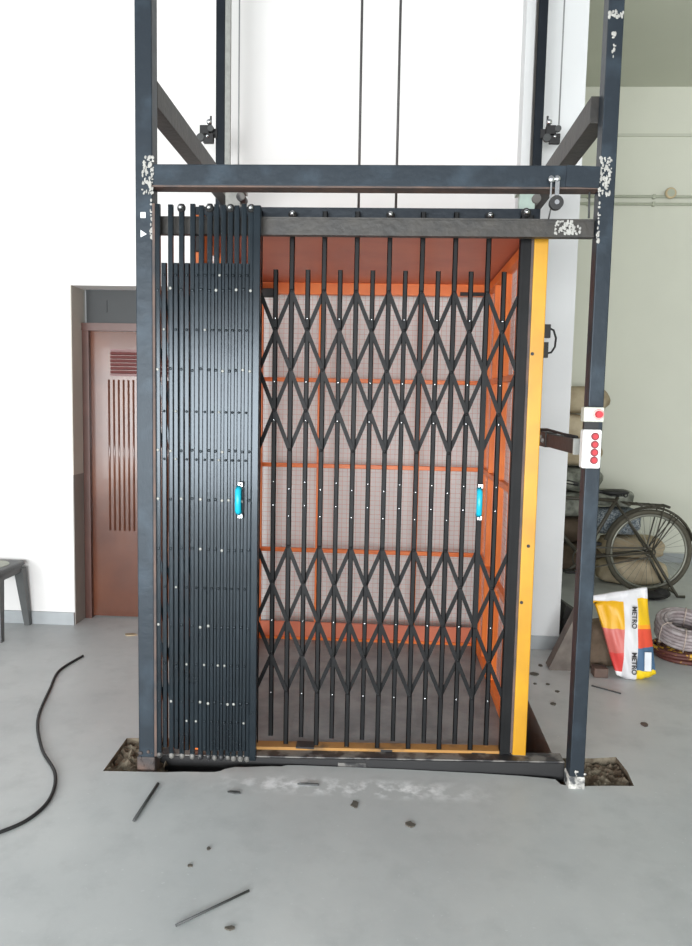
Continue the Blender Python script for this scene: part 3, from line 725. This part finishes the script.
# steel channel piece leaning on the wall end, black box
mb = MB(); mb.prism([(.985, .012), (1.0, 0), (1.11, .0), (1.185, .32), (1.14, .37)], 1.33, 1.42)
tag(mb.build('steel_angle', 'angle'), 'tilted weathered steel angle offcut on the floor near the column', 'steel angle')
mb = MB(); mb.box((1.17, 1.80, 0), (1.33, 2.02, .17), bev=.01); mb.box((1.175, 1.79, .10), (1.325, 1.80, .14)); mb.prism([(1.17, .17), (1.33, .17), (1.19, .26)], 1.82, 2.0)
tag(mb.build('tool_box', 'darkblk'), 'black box with open lid on the floor beside the column', 'box')
mb = MB(); mb.box((1.22, 1.23, 0), (1.30, 1.31, .055), bev=.006); tag(mb.build('timber_offcut', 'rust'), 'small dark brown block on the floor by the right post', 'block')
mb = MB(); mb.box((2.30, 2.25, 0), (2.38, 2.30, .035), bev=.005); tag(mb.build('brick_chip', 'chip'), 'small flat chip on the floor in front of the bicycle', 'chip')

# ---------------- bicycle ----------------
bk = empty('bicycle', (1.64, 3.27, 0), 'old black roadster bicycle parked in front of the sacks', 'bicycle')
BY = 3.27; HR = (2.20, BY, .355); HF = (1.06, BY, .355)
BBk = (1.66, BY, .29); ST = (1.925, BY, .80); HT = (1.34, BY, .82); HB = (1.30, BY, .62)
def wheel(hub):
    x, y, z = hub
    mb = MB(); mb.torus(hub, .333, .021, seg=64, rs=10); ty = mb.build('tyre', 'tyre', bk)
    mb = MB(); mb.torus(hub, .306, .012, seg=64, rs=8); mb.build('rim', 'steelw', ty)
    mb = MB()
    for k in range(32):
        a = 2*PI*k/32; b = a+(.35 if k % 2 else -.35); yo = .03 if k % 4 < 2 else -.03
        mb.bar((x+.02*math.cos(b), y+yo, z+.02*math.sin(b)), (x+.302*math.cos(a), y, z+.302*math.sin(a)), .0024)
    mb.build('spokes', 'steelw', ty)
    mb = MB(); mb.cyl((x, y-.05, z), (x, y+.05, z), .022, 14); mb.build('hub', 'bike', ty)
wheel(HR); wheel(HF)
mb = MB()
mb.cyl(BBk, ST, .016, 10); mb.cyl((1.90, BY, .775), (HT[0], BY, .79), .015, 10); mb.cyl(BBk, (1.30, BY, .66), .017, 10); mb.cyl((1.345, BY, .86), (1.285, BY, .60), .019, 10)
for s in (-1, 1):
    mb.cyl((BBk[0], BY+s*.02, BBk[2]), (HR[0], BY+s*.058, HR[2]), .010, 8); mb.cyl((1.91, BY+s*.012, .76), (HR[0], BY+s*.058, HR[2]), .008, 8)
mb.cyl((BBk[0], BY-.04, BBk[2]), (BBk[0], BY+.04, BBk[2]), .024, 12)
mb.build('frame', 'bike', bk)
mb = MB()
for s in (-1, 1): mb.tube([(1.285, BY+s*.045, .60), (1.25, BY+s*.05, .50), (HF[0], BY+s*.055, HF[2])], .011, 8)
mb.box((1.265, BY-.055, .59), (1.305, BY+.055, .61)); mb.build('fork', 'bike', bk)
mb = MB(); mb.cyl((1.345, BY, .86), (1.355, BY, .95), .012, 8)
mb.tube(smooth([(1.52, BY-.27, .93), (1.42, BY-.26, .95), (1.34, BY-.14, .97), (1.345, BY, .96), (1.34, BY+.14, .97), (1.42, BY+.26, .95), (1.52, BY+.27, .93)], 5), .011, 8)
hb = mb.build('handlebar', 'steelw', bk)
for s in (-1, 1):
    mb = MB(); mb.cyl((1.43, BY+s*.26, .948), (1.53, BY+s*.27, .928), .017, 10); mb.build('grip', 'rubber', hb)
mb = MB(); mb.ball((1.90, BY, .845), .11, 0, (1.05, .85, .22), 20, 10); mb.ball((1.83, BY, .845), .06, 0, (1.4, .5, .3), 16, 8); mb.cyl(ST, (1.915, BY, .845), .012, 8)
for s in (-1, 1): mb.tube([(1.79, BY, .835), (1.86, BY+s*.035, .815), (1.97, BY+s*.05, .82)], .005, 6); mb.torus((1.975, BY+s*.04, .825), .016, .005, seg=12, rs=6)
mb.build('saddle', 'rubber', bk)
mb = MB()
for a0_, a1_ in ((.25, 2.9),):
    pts = []
    n_ = 30
    for y_ in (-.028, .028): pass
    P0 = [[mb.bm.verts.new((HR[0]+r_*math.cos(t), BY+yy, HR[2]+r_*math.sin(t))) for (yy, r_) in ((-.032, .362), (-.018, .376), (0, .381), (.018, .376), (.032, .362), (.018, .372), (0, .377), (-.018, .372))] for t in [a0_+(a1_-a0_)*k/n_ for k in range(n_+1)]]
    for k in range(n_):
        for q in range(8): mb.bm.faces.new((P0[k][q], P0[k][(q+1) % 8], P0[k+1][(q+1) % 8], P0[k+1][q]))
    mb.bm.faces.new(P0[0]); mb.bm.faces.new(P0[-1][::-1])
for s in (-1, 1):
    for t in (.95, 1.08): mb.cyl((HR[0]+.362*math.cos(t), BY+s*.032, HR[2]+.362*math.sin(t)), (HR[0], BY+s*.062, HR[2]), .005, 6)
mg = mb.build('rear_mudguard', 'bike', bk)
mb = MB(); mb.box((2.57, BY-.02, .47), (2.60, BY+.02, .51), bev=.005); mb.build('reflector', 'rubber', mg)
mb = MB()
for s in (-.07, -.025, .025, .07): mb.cyl((1.97, BY+s, .755), (2.33, BY+s, .740), .006, 6)
for x in (2.0, 2.1, 2.2, 2.32): mb.bar((x, BY-.075, .752-(x-1.97)*.04), (x, BY+.075, .752-(x-1.97)*.04), .014, .02)
for s in (-1, 1): mb.cyl((2.28, BY+s*.07, .74), (HR[0], BY+s*.068, HR[2]), .006, 6)
mb.build('carrier', 'bike', bk)
mb = MB(); mb.torus((BBk[0], BY-.045, BBk[2]), .09, .006, seg=32, rs=6)
for k in range(5): mb.bar((BBk[0], BY-.045, BBk[2]), (BBk[0]+.09*math.cos(k*1.257), BY-.045, BBk[2]+.09*math.sin(k*1.257)), .012, .004)
mb.bar((BBk[0], BY-.065, BBk[2]), (BBk[0]-.13, BY-.065, BBk[2]-.10), .014, .02); mb.bar((BBk[0], BY+.055, BBk[2]), (BBk[0]+.13, BY+.055, BBk[2]+.10), .014, .02)
ck = mb.build('crankset', 'bike', bk)
for s, y_ in ((-1, -.12), (1, .10)):
    mb = MB(); mb.box((BBk[0]+s*.13-.045, BY+y_-.035, BBk[2]+s*.10-.012), (BBk[0]+s*.13+.045, BY+y_+.035, BBk[2]+s*.10+.012), bev=.004); mb.build('pedal', 'rubber', ck)
mb = MB(); mb.bar((BBk[0], BY-.048, BBk[2]+.092), (HR[0], BY-.048, HR[2]+.038), .006, .014); mb.bar((BBk[0], BY-.048, BBk[2]-.092), (HR[0], BY-.048, HR[2]-.038), .006, .010); mb.torus((HR[0], BY-.048, HR[2]), .038, .006, seg=20, rs=6)
mb.build('chain', 'bike', bk)
mb = MB()
for s in (-1, 1): mb.tube([(HR[0], BY+s*.07, HR[2]), (HR[0]+.10, BY+s*.10, HR[2]-.17), (HR[0]+.21, BY+s*.12, .012), (HR[0]+.27, BY+s*.12, .010)], .013, 8)
mb.bar((HR[0]+.20, BY-.12, .03), (HR[0]+.20, BY+.12, .03), .012); mb.build('parking_stand', 'bike', bk)
mb = MB(); mb.ball((2.19, 3.08, .036), .10, 0, (1.1, .7, .36), 16, 10); mb.ball((2.25, 3.07, .05), .05, 0, (1.5, .8, .9), 14, 8); mb.ball((2.11, 3.06, .03), .05, 0, (1.2, 1, .6), 14, 8)
tag(mb.build('dark_rag', 'darkblk'), 'crumpled dark rag on the floor beside the bicycle wheel', 'rag')

# small litter on the floor
def chip(c, s, mt, label, seed, name='floor_chip'):
    rr = random.Random(seed); n_ = 9; mb = MB()
    poly = [(c[0]+s[0]*math.cos(2*PI*k/n_)*rr.uniform(.6, 1.1), c[1]+s[1]*math.sin(2*PI*k/n_)*rr.uniform(.6, 1.1)) for k in range(n_)]
    mb.prism(poly, .0005, .0035+s[0]*.08, axis='z'); return tag(mb.build(name, mt), label, 'chip')
chip((-.085, -.243), (.018, .028), 'chip', 'largest dark mud crumb on the floor in front of the gate sill', 1, 'mud_crumb')
chip((.122, -.361), (.020, .020), 'chip', 'dark crumb on the floor in front of the sill, right of the largest crumb', 2, 'mud_crumb')
chip((-.271, -.110), (.050, .006), 'rod', 'flat grey sliver on the floor amid the white dust', 3, 'metal_sliver')
chip((-.560, -.199), (.032, .009), 'rod', 'flat grey sliver on the floor below the folded gate end', 4, 'metal_sliver')
chip((-.420, -.951), (.016, .010), 'chip', 'dark crumb at the bottom right of the long thin rod', 5, 'mud_crumb')
chip((-.575, -.571), (.008, .010), 'chip', 'small dark crumb on the open floor, farther of two above the long thin rod', 6, 'mud_crumb')
chip((-.614, -.669), (.012, .008), 'chip', 'small dark crumb on the open floor, nearer of two above the long thin rod', 7, 'mud_crumb')
chip((1.296, .613), (.022, .03), 'rust', 'reddish brown crumb on the floor right of the right post', 8, 'mud_crumb')
chip((-1.63, 1.68), (.05, .03), 'tan', 'tan crumb on the floor at the foot of the brown door', 9, 'mud_crumb')
MUD = ('mud splash on the floor beside the pit, nearest the camera', 'long mud splash second nearest the camera beside the pit', 'tiny mud splash farther in, third from the camera beside the pit', 'largest mud splash on the floor, close to the baseboard of the column', 'farthest mud splash to the left, by the column baseboard', 'farthest mud splash to the right, by the column baseboard', 'small mud splash midway between yellow post and right post', 'smallest mud splash, closest to the yellow post and midway back')
for k, (x, y, sx, sy) in enumerate(((.94, .60, .012, .02), (.90, .82, .02, .02), (.96, 1.0, .012, .015), (.88, 1.25, .03, .03), (.86, 1.42, .012, .02), (.95, 1.40, .015, .02), (.93, 1.10, .012, .012), (.86, 1.10, .010, .012))):
    o = chip((x, y), (sx, sy), 'chip', MUD[k], 20+k, 'mud_splash'); o['group'] = 'mud splashes beside the pit'
mb = MB(); mb.bar((1.17, 1.10, .004), (1.30, 1.0, .004), .006, .006); tag(mb.build('twig', 'rod'), 'short dark twig on the floor in front of the brown sack', 'twig')
